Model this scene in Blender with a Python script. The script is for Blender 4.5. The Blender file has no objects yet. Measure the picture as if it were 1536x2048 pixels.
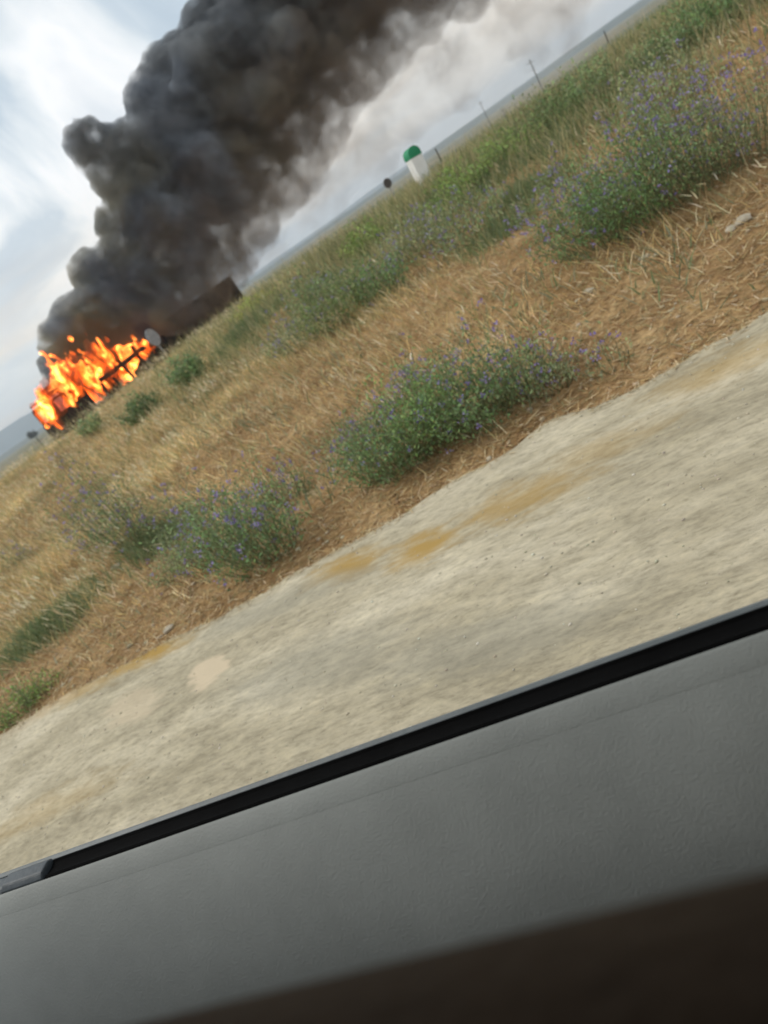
import bpy, math, random
import numpy as np
from mathutils import Vector, Matrix, Euler
from mathutils import noise as mnoise

R = math.radians
C = bpy.context.scene.collection
SC = bpy.context.scene
rng = np.random.default_rng(7)
random.seed(7)

# ------------------------------------------------------------------ camera
EYE = Vector((0, 0, 1.45))
FPX = 1450.0                      # focal length in pixels of the 2048 px high frame
PITCH = math.atan(529 / FPX)
ROLL = R(35.3)
fw = Vector((0, math.cos(PITCH), -math.sin(PITCH)))
r0 = Vector((1, 0, 0)); u0 = Vector((0, math.sin(PITCH), math.cos(PITCH)))
CR = math.cos(ROLL) * r0 - math.sin(ROLL) * u0
CU = math.sin(ROLL) * r0 + math.cos(ROLL) * u0
cam_d = bpy.data.cameras.new('camera')
cam = bpy.data.objects.new('camera', cam_d); C.objects.link(cam)
cam_d.sensor_fit = 'VERTICAL'; cam_d.sensor_height = 36; cam_d.sensor_width = 27
cam_d.lens = FPX / 2048 * 36
cam_d.clip_start = 0.02; cam_d.clip_end = 20000
m = Matrix((CR, CU, -fw)).transposed().to_4x4(); m.translation = EYE
cam.matrix_world = m
cam_d.dof.use_dof = True; cam_d.dof.focus_distance = 1.05; cam_d.dof.aperture_fstop = 6.2
SC.camera = cam

# ------------------------------------------------------------------ light and sky
SUN_EL, SUN_AZ = R(48), R(-62)     # azimuth from +Y towards +X
sun_dir = Vector((math.sin(SUN_AZ) * math.cos(SUN_EL), math.cos(SUN_AZ) * math.cos(SUN_EL), math.sin(SUN_EL)))
sd = bpy.data.lights.new('sun', 'SUN'); sd.energy = 1.5; sd.angle = R(12); sd.color = (1, .95, .86)
so = bpy.data.objects.new('sun', sd); C.objects.link(so)
so.rotation_euler = (-sun_dir).to_track_quat('-Z', 'Y').to_euler()

W = bpy.data.worlds.new('World'); SC.world = W; W.use_nodes = True
nt = W.node_tree; nt.nodes.clear()
def N(tree, typ, **kw):
    n = tree.nodes.new(typ)
    for k, v in kw.items():
        if k in ('operation', 'blend_type', 'data_type', 'noise_dimensions', 'sky_type', 'sun_disc', 'attribute_name', 'layer_name', 'noise_type', 'normalize', 'interpolation_type', 'feature', 'clamp'):
            setattr(n, k, v)
        else:
            n.inputs[k].default_value = v
    return n
def L(tree, a, b): tree.links.new(a, b)
def ramp(tree, src, stops, interp='LINEAR'):
    n = tree.nodes.new('ShaderNodeValToRGB'); n.color_ramp.interpolation = interp
    el = n.color_ramp.elements
    while len(el) < len(stops): el.new(0.5)
    for e, (p, c) in zip(el, stops):
        e.position = p; e.color = c if len(c) == 4 else (*c, 1)
    L(tree, src, n.inputs['Fac'])
    return n.outputs['Color']
def mathn(tree, op, a, b=0.0, clampit=False):
    n = tree.nodes.new('ShaderNodeMath'); n.operation = op; n.use_clamp = clampit
    for i, v in enumerate((a, b)):
        if hasattr(v, 'is_linked'): L(tree, v, n.inputs[i])
        else: n.inputs[i].default_value = v
    return n.outputs[0]
def mixc(tree, fac, a, b, bt='MIX'):
    n = tree.nodes.new('ShaderNodeMix'); n.data_type = 'RGBA'; n.blend_type = bt
    for s, v in ((n.inputs[0], fac), (n.inputs[6], a), (n.inputs[7], b)):
        if hasattr(v, 'is_linked'): L(tree, v, s)
        else: s.default_value = v if not isinstance(v, tuple) else (v if len(v) == 4 else (*v, 1))
    return n.outputs[2]
def smooth(tree, v, lo, hi, a=0.0, b=1.0):
    n = tree.nodes.new('ShaderNodeMapRange'); n.interpolation_type = 'SMOOTHSTEP'
    L(tree, v, n.inputs[0])
    for i, x in enumerate((lo, hi, a, b)): n.inputs[i + 1].default_value = x
    return n.outputs[0]

sky = N(nt, 'ShaderNodeTexSky', sky_type='NISHITA', sun_disc=False)
sky.sun_elevation = SUN_EL; sky.sun_rotation = SUN_AZ
bg1 = N(nt, 'ShaderNodeBackground', Strength=0.1); L(nt, sky.outputs[0], bg1.inputs[0])
tc = nt.nodes.new('ShaderNodeTexCoord'); sx = nt.nodes.new('ShaderNodeSeparateXYZ'); L(nt, tc.outputs['Generated'], sx.inputs[0])
zc = mathn(nt, 'ADD', mathn(nt, 'MAXIMUM', sx.outputs[2], 0.0), 0.16)
cx = nt.nodes.new('ShaderNodeCombineXYZ')
L(nt, mathn(nt, 'DIVIDE', sx.outputs[0], zc), cx.inputs[0]); L(nt, mathn(nt, 'DIVIDE', sx.outputs[1], zc), cx.inputs[1])
mp = nt.nodes.new('ShaderNodeMapping'); L(nt, cx.outputs[0], mp.inputs[0])
mp.inputs['Location'].default_value = (.4, 1.7, 0); mp.inputs['Rotation'].default_value = (0, 0, R(25)); mp.inputs['Scale'].default_value = (.75, .32, 1)
n1 = N(nt, 'ShaderNodeTexNoise', Scale=1.9, Detail=6.0, Roughness=.52, Distortion=.5); L(nt, mp.outputs[0], n1.inputs['Vector'])
clouds = ramp(nt, n1.outputs[0], [(.36, (.48, .58, .67)), (.44, (.60, .69, .76)), (.49, (.84, .89, .91)), (.54, (1.06, 1.06, 1.05)), (.60, (.84, .88, .91)), (.70, (.66, .74, .81))])
# cream and grey low cloud towards the horizon
mp2 = nt.nodes.new('ShaderNodeMapping'); L(nt, tc.outputs['Generated'], mp2.inputs[0]); mp2.inputs['Scale'].default_value = (2.2, 2.2, 14); mp2.inputs['Location'].default_value = (.3, .8, .35)
n2 = N(nt, 'ShaderNodeTexNoise', Scale=1.5, Detail=4.0, Roughness=.5); L(nt, mp2.outputs[0], n2.inputs['Vector'])
low = ramp(nt, n2.outputs[0], [(.34, (.66, .74, .80)), (.46, (.84, .86, .84)), (.56, (1.02, .90, .75)), (.68, (.95, .90, .82))])
lf = smooth(nt, sx.outputs[2], .02, .24, .95, 0)
low = mixc(nt, smooth(nt, sx.outputs[0], .0, .5, .1, .85), low, (1.16, .98, .77))
cl = mixc(nt, lf, clouds, low)
bg2 = N(nt, 'ShaderNodeBackground', Strength=1.12); L(nt, cl, bg2.inputs[0])
mx = nt.nodes.new('ShaderNodeMixShader'); mx.inputs[0].default_value = .88
L(nt, bg1.outputs[0], mx.inputs[1]); L(nt, bg2.outputs[0], mx.inputs[2])
wo = nt.nodes.new('ShaderNodeOutputWorld'); L(nt, mx.outputs[0], wo.inputs['Surface'])

vs = SC.view_settings; vs.view_transform = 'Standard'; vs.look = 'None'; vs.exposure = 0; vs.gamma = 1; vs.use_curve_mapping = False
SC.render.engine = 'CYCLES'
cy = SC.cycles
cy.max_bounces = 6; cy.diffuse_bounces = 3; cy.glossy_bounces = 2; cy.transparent_max_bounces = 12
cy.volume_bounces = 1; cy.volume_step_rate = .5; cy.volume_max_steps = 256
cy.use_denoising = True
try: cy.denoiser = 'OPENIMAGEDENOISE'
except Exception: pass

# ------------------------------------------------------------------ frame of the place
# t runs along the road the car drives on (to the left in the picture), s away from it
AZ = R(68.5)
DT = np.array([-math.sin(AZ), math.cos(AZ)]); DS = np.array([math.cos(AZ), math.sin(AZ)])
def ts2xy(t, s): return t * DT[0] + s * DS[0], t * DT[1] + s * DS[1]
def xy2ts(x, y): return x * DT[0] + y * DT[1], x * DS[0] + y * DS[1]

def _h(ix, iy, seed):
    v = (ix.astype(np.int64) * 374761393 + iy.astype(np.int64) * 668265263 + seed * 1442695041) & 0xffffffff
    v = ((v ^ (v >> 13)) * 1274126177) & 0xffffffff
    return ((v ^ (v >> 16)) & 0xffff) / 65535.0
def vnoise(x, y, seed=0):
    x = np.asarray(x, float); y = np.asarray(y, float)
    ix = np.floor(x); iy = np.floor(y); fx = x - ix; fy = y - iy
    fx = fx * fx * (3 - 2 * fx); fy = fy * fy * (3 - 2 * fy)
    a = _h(ix, iy, seed); b = _h(ix + 1, iy, seed); c = _h(ix, iy + 1, seed); d = _h(ix + 1, iy + 1, seed)
    return (a * (1 - fx) + b * fx) * (1 - fy) + (c * (1 - fx) + d * fx) * fy
def fbm(x, y, seed=0, o=4):
    r = 0; a = .5; tot = 0
    for k in range(o):
        r = r + a * vnoise(np.asarray(x) * 2 ** k, np.asarray(y) * 2 ** k, seed + k * 17); tot += a; a *= .5
    return r / tot
EDGE_T = [-3000, -30, -6, -2, -.76, -.39, -.01, .39, .7, 1.01, 1.32, 1.66, 2.02, 2.38, 3.42, 4.58, 7, 12, 30, 3000]
EDGE_S = [3.7, 3.7, 3.75, 3.64, 3.71, 3.60, 3.59, 3.70, 3.60, 3.66, 3.50, 3.49, 3.50, 3.44, 3.42, 3.33, 3.36, 3.3, 3.3, 3.3]
def edge(t):
    t = np.asarray(t, float)
    return np.interp(t, EDGE_T, EDGE_S) + (fbm(t * 2.7, t * 0 + 3.3, 5) - .5) * .12 + (fbm(t * 14, t * 0 + 1.3, 8) - .5) * .04
def H(t, s):
    """height of the ground"""
    t = np.asarray(t, float); s = np.asarray(s, float)
    e = np.interp(t, EDGE_T, EDGE_S)
    z = np.interp(s - e, [-1e4, -.15, 0, .6, 2, 5, 8, 10, 11.5, 17, 24, 34, 80, 1e4],
                  [-.06, -.06, -.035, .02, .06, .42, .83, 1.0, 1.02, .75, .1, -.7, -1.2, -1.2])
    w = np.clip((s - e) / 2.0, 0, 1) * np.clip((60 - s) / 40, 0, 1)
    z = z + w * ((fbm(t * .22, s * .3, 11) - .5) * .24 + (fbm(t * 1.1, s * 1.3, 21) - .5) * .12)
    w2 = np.clip((s - e) / .25, 0, 1) * np.clip((40 - s) / 20, 0, 1)
    return z + w2 * (fbm(t * 5, s * 5, 31) - .5) * .06
def ray(px, py): return (fw * FPX + CR * (px - 768) + CU * (1024 - py)) / FPX
def at(px, py, lo=1.5):
    """where the sight line through a picture point meets the ground"""
    d = ray(px, py); k = lo
    h = math.hypot(d.x, d.y); prev = None
    D = lo
    while D < 70:
        p = EYE + d * (D / h)
        t, s = xy2ts(p.x, p.y)
        if p.z < float(H(t, s)): break
        D += .04
    return Vector((p.x, p.y, float(H(t, s))))
def along(px, py, D):
    d = ray(px, py); h = math.hypot(d.x, d.y)
    return EYE + d * (D / h)
def ground_at(x, y):
    t, s = xy2ts(x, y); return float(H(t, s))
def down(p): return Vector((p.x, p.y, ground_at(p.x, p.y)))

# ------------------------------------------------------------------ object helpers
def mesh_np(name, V, F, mats=None, parent=None, smooth_=False, col=None, link=True):
    """V (n,3) array, F list of index arrays of equal size (k,3) or (k,4)"""
    me = bpy.data.meshes.new(name)
    V = np.asarray(V, np.float32)
    if not isinstance(F, (list, tuple)): F = [F]
    F = [np.asarray(f, np.int32) for f in F if len(f)]
    nl = sum(f.size for f in F); npoly = sum(len(f) for f in F)
    me.vertices.add(len(V)); me.vertices.foreach_set('co', V.ravel())
    me.loops.add(nl); me.loops.foreach_set('vertex_index', np.concatenate([f.ravel() for f in F]))
    me.polygons.add(npoly)
    tot = np.concatenate([np.full(len(f), f.shape[1], np.int32) for f in F])
    st = np.concatenate([[0], np.cumsum(tot)[:-1]]).astype(np.int32)
    me.polygons.foreach_set('loop_start', st); me.polygons.foreach_set('loop_total', tot)
    me.update(calc_edges=True)
    if smooth_: me.polygons.foreach_set('use_smooth', np.ones(npoly, bool))
    if col is not None:
        a = me.color_attributes.new('Col', 'FLOAT_COLOR', 'POINT')
        cc = np.ones((len(V), 4), np.float32); cc[:, :3] = col
        a.data.foreach_set('color', cc.ravel())
    if mats is not None: me.materials.append(mats)
    me.validate()
    o = bpy.data.objects.new(name, me)
    if link: C.objects.link(o)
    if parent is not None: o.parent = parent
    return o
def tag(o, label=None, cat=None, group=None, kind=None):
    for k, v in (('label', label), ('category', cat), ('group', group), ('kind', kind)):
        if v: o[k] = v
    return o
def empty(name, loc, rz=0, rot=None):
    o = bpy.data.objects.new(name, None); C.objects.link(o); o.location = loc
    o.rotation_euler = rot if rot is not None else (0, 0, rz)
    o.empty_display_size = .1
    return o
class MB:
    def __init__(s): s.v = []; s.f = []
    def add(s, V, F):
        b = len(s.v); s.v += [tuple(v) for v in V]; s.f += [tuple(i + b for i in f) for f in F]
    def box(s, c, d, M=None):
        V = [Vector((c[0] + d[0] / 2 * i, c[1] + d[1] / 2 * j, c[2] + d[2] / 2 * k)) for i in (-1, 1) for j in (-1, 1) for k in (-1, 1)]
        if M is not None: V = [M @ v for v in V]
        s.add(V, [(0, 1, 3, 2), (4, 6, 7, 5), (0, 4, 5, 1), (2, 3, 7, 6), (0, 2, 6, 4), (1, 5, 7, 3)])
    def tube(s, pts, r, n=8, caps=True):
        pts = [Vector(p) for p in pts]; rr = r if isinstance(r, (list, tuple)) else [r] * len(pts)
        rings = []
        for i, p in enumerate(pts):
            d = (pts[min(i + 1, len(pts) - 1)] - pts[max(i - 1, 0)]).normalized()
            a = d.orthogonal().normalized() if i == 0 else (a - d * a.dot(d)).normalized()
            b = d.cross(a)
            rings.append([p + (a * math.cos(2 * math.pi * k / n) + b * math.sin(2 * math.pi * k / n)) * rr[i] for k in range(n)])
        V = [v for ring in rings for v in ring]; F = []
        for i in range(len(pts) - 1):
            for k in range(n):
                F.append((i * n + k, i * n + (k + 1) % n, (i + 1) * n + (k + 1) % n, (i + 1) * n + k))
        if caps: F.append(tuple(reversed(range(n)))); F.append(tuple((len(pts) - 1) * n + k for k in range(n)))
        s.add(V, F)
    def prism(s, poly, t0, t1, ax=0, fn=None):
        """poly of (a,b) extruded from t0 to t1 along axis 0"""
        n = len(poly)
        V = [(t, a, b) for t in (t0, t1) for a, b in poly]
        if fn: V = [fn(v) for v in V]
        F = [(k, (k + 1) % n, n + (k + 1) % n, n + k) for k in range(n)] + [tuple(reversed(range(n))), tuple(range(n, 2 * n))]
        s.add(V, F)
    def build(s, name, mat, parent=None, smooth_=False, bevel=0):
        me = bpy.data.meshes.new(name); me.from_pydata(s.v, [], s.f); me.materials.append(mat)
        import bmesh
        bm = bmesh.new(); bm.from_mesh(me); bmesh.ops.recalc_face_normals(bm, faces=bm.faces)
        if bevel: bmesh.ops.bevel(bm, geom=list(bm.edges), offset=bevel, segments=2, affect='EDGES', profile=.6)
        bm.to_mesh(me); bm.free()
        if smooth_: me.polygons.foreach_set('use_smooth', [True] * len(me.polygons)); me.set_sharp_from_angle(angle=R(28))
        o = bpy.data.objects.new(name, me); C.objects.link(o)
        if parent is not None: o.parent = parent
        return o

# ------------------------------------------------------------------ materials
def mat(name, color=None, rough=.8, spec=.3, metallic=0.0):
    m = bpy.data.materials.new(name); m.use_nodes = True
    t = m.node_tree; b = t.nodes['Principled BSDF']
    b.inputs['Roughness'].default_value = rough; b.inputs['Specular IOR Level'].default_value = spec
    b.inputs['Metallic'].default_value = metallic
    if color: b.inputs['Base Color'].default_value = (*color, 1)
    return m, t, b
def noisy(name, c1, c2, scale=5, rough=.8, bump=.2, bscale=None, spec=.3, metallic=0., dist=.01, coord='Object'):
    m, t, b = mat(name, None, rough, spec, metallic)
    tc = t.nodes.new('ShaderNodeTexCoord')
    n = N(t, 'ShaderNodeTexNoise', Scale=scale, Detail=6.0, Roughness=.6); L(t, tc.outputs[coord], n.inputs['Vector'])
    L(t, ramp(t, n.outputs[0], [(.3, c1), (.7, c2)]), b.inputs['Base Color'])
    n2 = N(t, 'ShaderNodeTexNoise', Scale=bscale or scale * 6, Detail=4.0); L(t, tc.outputs[coord], n2.inputs['Vector'])
    bp = N(t, 'ShaderNodeBump', Strength=bump, Distance=dist); L(t, n2.outputs[0], bp.inputs['Height']); L(t, bp.outputs[0], b.inputs['Normal'])
    return m
def leafmat(name, transl=.25, rough=.6):
    m = bpy.data.materials.new(name); m.use_nodes = True; t = m.node_tree; b = t.nodes['Principled BSDF']
    a = N(t, 'ShaderNodeVertexColor', layer_name='Col')
    L(t, a.outputs[0], b.inputs['Base Color']); b.inputs['Roughness'].default_value = rough; b.inputs['Specular IOR Level'].default_value = .25
    tr = t.nodes.new('ShaderNodeBsdfTranslucent'); L(t, a.outputs[0], tr.inputs[0])
    mx = t.nodes.new('ShaderNodeMixShader'); mx.inputs[0].default_value = transl
    L(t, b.outputs[0], mx.inputs[1]); L(t, tr.outputs[0], mx.inputs[2]); L(t, mx.outputs[0], t.nodes['Material Output'].inputs['Surface'])
    return m

def geo_uv(t):
    """position turned into (t, s, z) of the road frame"""
    g = t.nodes.new('ShaderNodeNewGeometry')
    mp = t.nodes.new('ShaderNodeMapping'); mp.vector_type = 'POINT'
    mp.inputs['Rotation'].default_value = (0, 0, -math.atan2(DT[1], DT[0]))
    L(t, g.outputs['Position'], mp.inputs[0])
    return mp.outputs[0]        # x = t, y = -s
# ground
gm, t, b = mat('earth', None, .95, .1)
P = geo_uv(t)
sp = t.nodes.new('ShaderNodeSeparateXYZ'); L(t, P, sp.inputs[0])
S_ = mathn(t, 'MULTIPLY', sp.outputs[1], -1.0)
nA = N(t, 'ShaderNodeTexNoise', Scale=1.4, Detail=8.0, Roughness=.65); L(t, P, nA.inputs['Vector'])
nB = N(t, 'ShaderNodeTexNoise', Scale=26.0, Detail=6.0, Roughness=.7); L(t, P, nB.inputs['Vector'])
soil = ramp(t, nA.outputs[0], [(.3, (.19, .115, .052)), (.5, (.37, .235, .11)), (.7, (.54, .375, .19))])
fine = ramp(t, nB.outputs[0], [(.3, (.5, .45, .4)), (.5, (1, 1, 1)), (.72, (1.5, 1.45, 1.35))])
near = mixc(t, .8, soil, fine, 'MULTIPLY')
fld = N(t, 'ShaderNodeTexNoise', Scale=.012, Detail=5.0, Roughness=.6); L(t, P, fld.inputs['Vector'])
far = ramp(t, fld.outputs[0], [(.35, (.11, .13, .08)), (.48, (.19, .18, .12)), (.6, (.27, .22, .15)), (.7, (.13, .15, .09))])
cf = smooth(t, S_, 24, 60)
L(t, mixc(t, cf, near, far), b.inputs['Base Color'])
bp = N(t, 'ShaderNodeBump', Strength=.8, Distance=.03); L(t, nB.outputs[0], bp.inputs['Height']); L(t, bp.outputs[0], b.inputs['Normal'])
M_EARTH = gm
# pale dusty road with ochre stains and dried puddles
rm, t, b = mat('road_dust', None, .9, .15)
P = geo_uv(t)
mpS = t.nodes.new('ShaderNodeMapping'); L(t, P, mpS.inputs[0]); mpS.inputs['Rotation'].default_value = (0, 0, R(18)); mpS.inputs['Scale'].default_value = (.5, 1.4, 1)
PS = mpS.outputs[0]
nA = N(t, 'ShaderNodeTexNoise', Scale=1.9, Detail=7.0, Roughness=.62); L(t, PS, nA.inputs['Vector'])
nB = N(t, 'ShaderNodeTexNoise', Scale=34.0, Detail=6.0, Roughness=.75); L(t, PS, nB.inputs['Vector'])
nC = N(t, 'ShaderNodeTexNoise', Scale=9.0, Detail=5.0, Roughness=.65); L(t, PS, nC.inputs['Vector'])
base = ramp(t, nA.outputs[0], [(.3, (.33, .285, .195)), (.5, (.445, .388, .275)), (.68, (.57, .505, .375))])
fine = ramp(t, nB.outputs[0], [(.3, (.62, .61, .58)), (.5, (1, 1, 1)), (.68, (1.22, 1.2, 1.16))])
mid = ramp(t, nC.outputs[0], [(.35, (.85, .845, .83)), (.52, (1, 1, 1)), (.68, (1.1, 1.1, 1.08))])
c = mixc(t, 1.0, mixc(t, 1.0, base, fine, 'MULTIPLY'), mid, 'MULTIPLY')
def blob(cx_, cy_, rx, ry, ang, soft=.5, wob=1.0):
    """0..1 mask of an irregular patch centred on road point (t, s)"""
    mp_ = t.nodes.new('ShaderNodeMapping'); mp_.vector_type = 'TEXTURE'
    mp_.inputs['Location'].default_value = (cx_, -cy_, 0); mp_.inputs['Rotation'].default_value = (0, 0, ang); mp_.inputs['Scale'].default_value = (rx, ry, 1e3)
    L(t, P, mp_.inputs[0])
    ln = t.nodes.new('ShaderNodeVectorMath'); ln.operation = 'LENGTH'; L(t, mp_.outputs[0], ln.inputs[0])
    v = mathn(t, 'ADD', ln.outputs['Value'], mathn(t, 'MULTIPLY', mathn(t, 'SUBTRACT', nC.outputs[0], .5), wob))
    return smooth(t, v, 1 - soft / 2, 1 + soft / 2, 1, 0)
def road_ts(px, py):
    d = ray(px, py); p = EYE + d * (-EYE.z / d.z); return xy2ts(p.x, p.y)
ochre = None
for (px, py, rx, ry, an, st) in ((845, 1095, .17, .12, -.3, .95), (695, 1138, .20, .10, -.2, .95), (290, 1318, .32, .085, -.05, 1.0), (160, 1385, .45, .09, -.05, .6), (1040, 1000, .28, .13, -.2, .65),
                             (1200, 900, .26, .10, -.2, .35), (1480, 720, .3, .12, -.1, .5), (90, 1620, .4, .1, 0, .3)):
    tt, ss = road_ts(px, py)
    mk = mathn(t, 'MULTIPLY', blob(tt, ss, rx, ry, an, 1.7, 3.4), st)
    ochre = mk if ochre is None else mathn(t, 'MAXIMUM', ochre, mk)
c = mixc(t, ochre, c, (.40, .255, .075))
for (px, py, rx, ry, an, st) in ((418, 1345, .18, .11, -.75, .9), (265, 1412, .26, .13, -.5, .5), (60, 1440, .4, .1, 0, .35)):
    tt, ss = road_ts(px, py)
    c = mixc(t, mathn(t, 'MULTIPLY', blob(tt, ss, rx, ry, an, .45, 1.9), st), c, (.60, .49, .34))
gr = None
for (px, py, rx, ry) in ((560, 1210, .6, .12), (640, 1330, .5, .18), (960, 1290, .5, .15)):
    tt, ss = road_ts(px, py)
    mk = blob(tt, ss, rx, ry, -.2, 1.0, 1.6); gr = mk if gr is None else mathn(t, 'MAXIMUM', gr, mk)
c = mixc(t, mathn(t, 'MULTIPLY', gr, .4), c, (.29, .275, .22))
L(t, c, b.inputs['Base Color'])
hs = mathn(t, 'ADD', mathn(t, 'MULTIPLY', nC.outputs[0], 1.5), nB.outputs[0])
bp = N(t, 'ShaderNodeBump', Strength=.5, Distance=.007); L(t, hs, bp.inputs['Height']); L(t, bp.outputs[0], b.inputs['Normal'])
M_ROAD = rm
M_LEAF = leafmat('leaves', .3); M_DRY = leafmat('dry_straw', .25, .75); M_PETAL = leafmat('petals', .35)
M_STEM = noisy('stems', (.11, .13, .06), (.20, .21, .11), 20)
M_STONE = leafmat('stones', 0.0, .9)

# ------------------------------------------------------------------ ground, road, hills
def spaced(lo, hi, step, out, g=1.25):
    a = list(np.arange(lo, hi, step)); d = step; x = a[-1]
    while x < out: d *= g; x += d; a.append(x)
    d = step; x = a[0]; pre = []
    while x > -out: d *= g; x -= d; pre.append(x)
    return np.array(pre[::-1] + a)
def grid(name, T, S, zf, material, parent=None, sm=True, sfn=None):
    TT, SS = np.meshgrid(T, S, indexing='ij')
    if sfn is not None: SS = sfn(TT, SS)
    Z = zf(TT, SS); X, Y = ts2xy(TT, SS)
    V = np.stack([X, Y, Z], -1).reshape(-1, 3)
    n, k = len(T), len(S)
    i = np.arange(n - 1)[:, None] * k + np.arange(k - 1)[None, :]
    F = np.stack([i, i + 1, i + k + 1, i + k], -1).reshape(-1, 4)
    # orientation up
    return mesh_np(name, V, F[:, ::-1] if (DT[0] * DS[1] - DT[1] * DS[0]) < 0 else F, material, parent, sm)
T = spaced(-9, 26, .1, 7000, 1.18); S = spaced(3.0, 16, .09, 7000, 1.18)
g = grid('ground', T, S, H, M_EARTH); tag(g, kind='structure')
ROADT = spaced(-2.5, 9, .035, 3000, 1.3)
def road_s(TT, SS):     # last columns hug the ragged edge and drop as a lip
    e = edge(TT); return np.where(SS > 0, SS * (e / 3.5), SS)
def road_z(TT, SS):
    e = edge(TT); q = SS / e
    z = .006 + (fbm(TT * 1.1, SS * 1.6, 41) - .5) * .05 + (fbm(TT * 6, SS * 11, 47, 4) - .5) * .022 * (1 - np.clip((np.abs(TT) - 8) / 20, 0, 1))
    near_e = np.clip((q - .95) / .05, 0, 1)
    z = z + .012 * near_e * (1 - np.clip((q - .995) / .005, 0, 1))
    return np.where(q > 1.001, -.07, z)
SR = np.concatenate([[-4.5, -4.4], np.arange(-4.0, 1.2, .4), np.arange(1.3, 3.38, .035), [3.41, 3.44, 3.46, 3.48, 3.495, 3.5, 3.52]])
rd = grid('road', ROADT, SR, road_z, M_ROAD, sfn=road_s); tag(rd, kind='structure')

# hills: ridge strips far out
hm = noisy('hill_scrub', (.05, .07, .05), (.12, .12, .08), .004, .95, .0, coord='Object')
def ridge(name, az0, az1, D, hf, depth=900, seed=3):
    n = 260; rows = 7; V = []
    for i in range(n):
        a = az0 + (az1 - az0) * i / (n - 1)
        hh = hf(a, i / (n - 1))
        for j in range(rows):
            q = j / (rows - 1); d = D + depth * q
            z = -1.4 + hh * math.sin(min(q * 1.25, 1) * math.pi / 2) ** 1.3
            z += (float(vnoise(i * .3 + j * .6, j * 1.2, seed)) - .5) * hh * .12 * (q > .05)
            V.append((math.sin(a) * d, math.cos(a) * d, z))
    F = [(i * rows + j, (i + 1) * rows + j, (i + 1) * rows + j + 1, i * rows + j + 1) for i in range(n - 1) for j in range(rows - 1)]
    o = mesh_np(name, V, np.array(F), hm, None, True); tag(o, kind='structure'); return o
def hfa(a, q):   # height of the skyline for an azimuth in degrees from +Y
    d = math.degrees(a)
    base = np.interp(d, [-90, -40, -26, -21, -17, -12, -6, 0, 8, 15, 22, 30, 36, 45, 60, 90], [70, 90, 125, 116, 96, 60, 40, 28, 24, 30, 24, 26, 30, 36, 50, 60])
    return float(base * (.8 + .4 * fbm(np.array(d * .25), np.array(1.7), 9)) * 1.0)
ridge('hills', R(-100), R(100), 3200, hfa)
def hfb(a, q):
    d = math.degrees(a)
    return float((9 + 16 * fbm(np.array(d * .16 + 7), np.array(4.7), 19)) * np.clip(np.interp(d, [-100, -30, -10, 20, 100], [1.1, .8, .35, .6, 1]), 0, 2))
ridge('hills', R(-100), R(100), 1500, hfb, 500, 5)

# ------------------------------------------------------------------ dry grass, straw litter, weeds, stones
def blades(name, t, s, h, w, lean_dir, lean, cols, label, cat, material, curve=.35, zoff=0.0, tags=True):
    n = len(t)
    x, y = ts2xy(t, s); z = H(t, s) - .01 + zoff
    base = np.stack([x, y, z], -1)
    dl = np.stack([np.cos(lean_dir), np.sin(lean_dir), np.zeros(n)], -1)
    up = np.zeros((n, 3)); up[:, 2] = np.cos(lean); up += dl * np.sin(lean)[:, None]
    up2 = up + dl * curve * (.3 + rng.random(n))[:, None]; up2 /= np.linalg.norm(up2, axis=1)[:, None]
    a = rng.random(n) * 6.283; sd_ = np.stack([np.cos(a), np.sin(a), np.zeros(n)], -1)
    wv = sd_ * (w / 2)[:, None]; hh = h[:, None]
    m1 = base + up * hh * .55; tp = m1 + up2 * hh * .45
    V = np.stack([base - wv, base + wv, m1 + wv * .8, m1 - wv * .8, tp], 1).reshape(-1, 3)
    k = np.arange(n)[:, None] * 5
    Q = k + np.array([[0, 1, 2, 3]]); T3 = k + np.array([[3, 2, 4]])
    c = np.repeat(cols, 5, 0)
    o = mesh_np(name, V, [Q, T3], material, None, False, c)
    if tags: tag(o, label, cat, None, 'stuff')
    return o
def pick(n, pal, jit=.16):
    pal = np.array(pal, float); i = rng.integers(0, len(pal), n)
    return np.clip(pal[i] * (1 + (rng.random((n, 1)) - .5) * 2 * jit) * (1 + (rng.random((n, 3)) - .5) * .12), .005, .95)
def sample(n, smin, smax, tl=-4.2, tr=3.4, bias=1.0):
    """points on the verge inside a wedge that widens with distance from the car"""
    s = smin + (smax - smin) * rng.random(n) ** bias
    lo = -1.6 - s * .42; hi = 2.6 + s * 1.35
    t = lo + (hi - lo) * rng.random(n)
    return t, s
def greenness(t, s):
    """where the verge is green rather than dry"""
    g1 = np.clip((s - 8.5) / 2.5, 0, 1) * np.clip((8 - t) / 6, 0, 1)
    return g1
def dryness(t, s):     # thin cover near the road on the right, dense to the left and up the slope
    e = edge(t)
    a = np.clip((s - e) / 2.0, 0.30, 1)
    b = np.clip((t + 1.5) / 6, 0.25, 1)
    nn = fbm(t * .55, s * .75, 61)
    return a * b * np.clip((nn - .22) * 2.6, .12, 1)
STRAW = [(.62, .45, .20), (.70, .52, .26), (.44, .30, .13), (.82, .71, .47), (.30, .23, .12), (.60, .48, .25), (.26, .24, .12), (.30, .31, .15)]
t, s = sample(360000, 3.6, 17.5, bias=.8)
keep = (s > edge(t) + .12) & (rng.random(len(t)) < dryness(t, s)) & (rng.random(len(t)) > greenness(t, s) * .8)
t, s = t[keep], s[keep]; n = len(t)
print('dry blades', n)
clump = fbm(t * 1.7, s * 1.7, 71)
h = (.09 + .40 * np.clip(clump - .25, 0, 1) * rng.random(n) ** .7) * np.clip((s - edge(t)) / 1.5 + .35, .4, 1)
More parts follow.
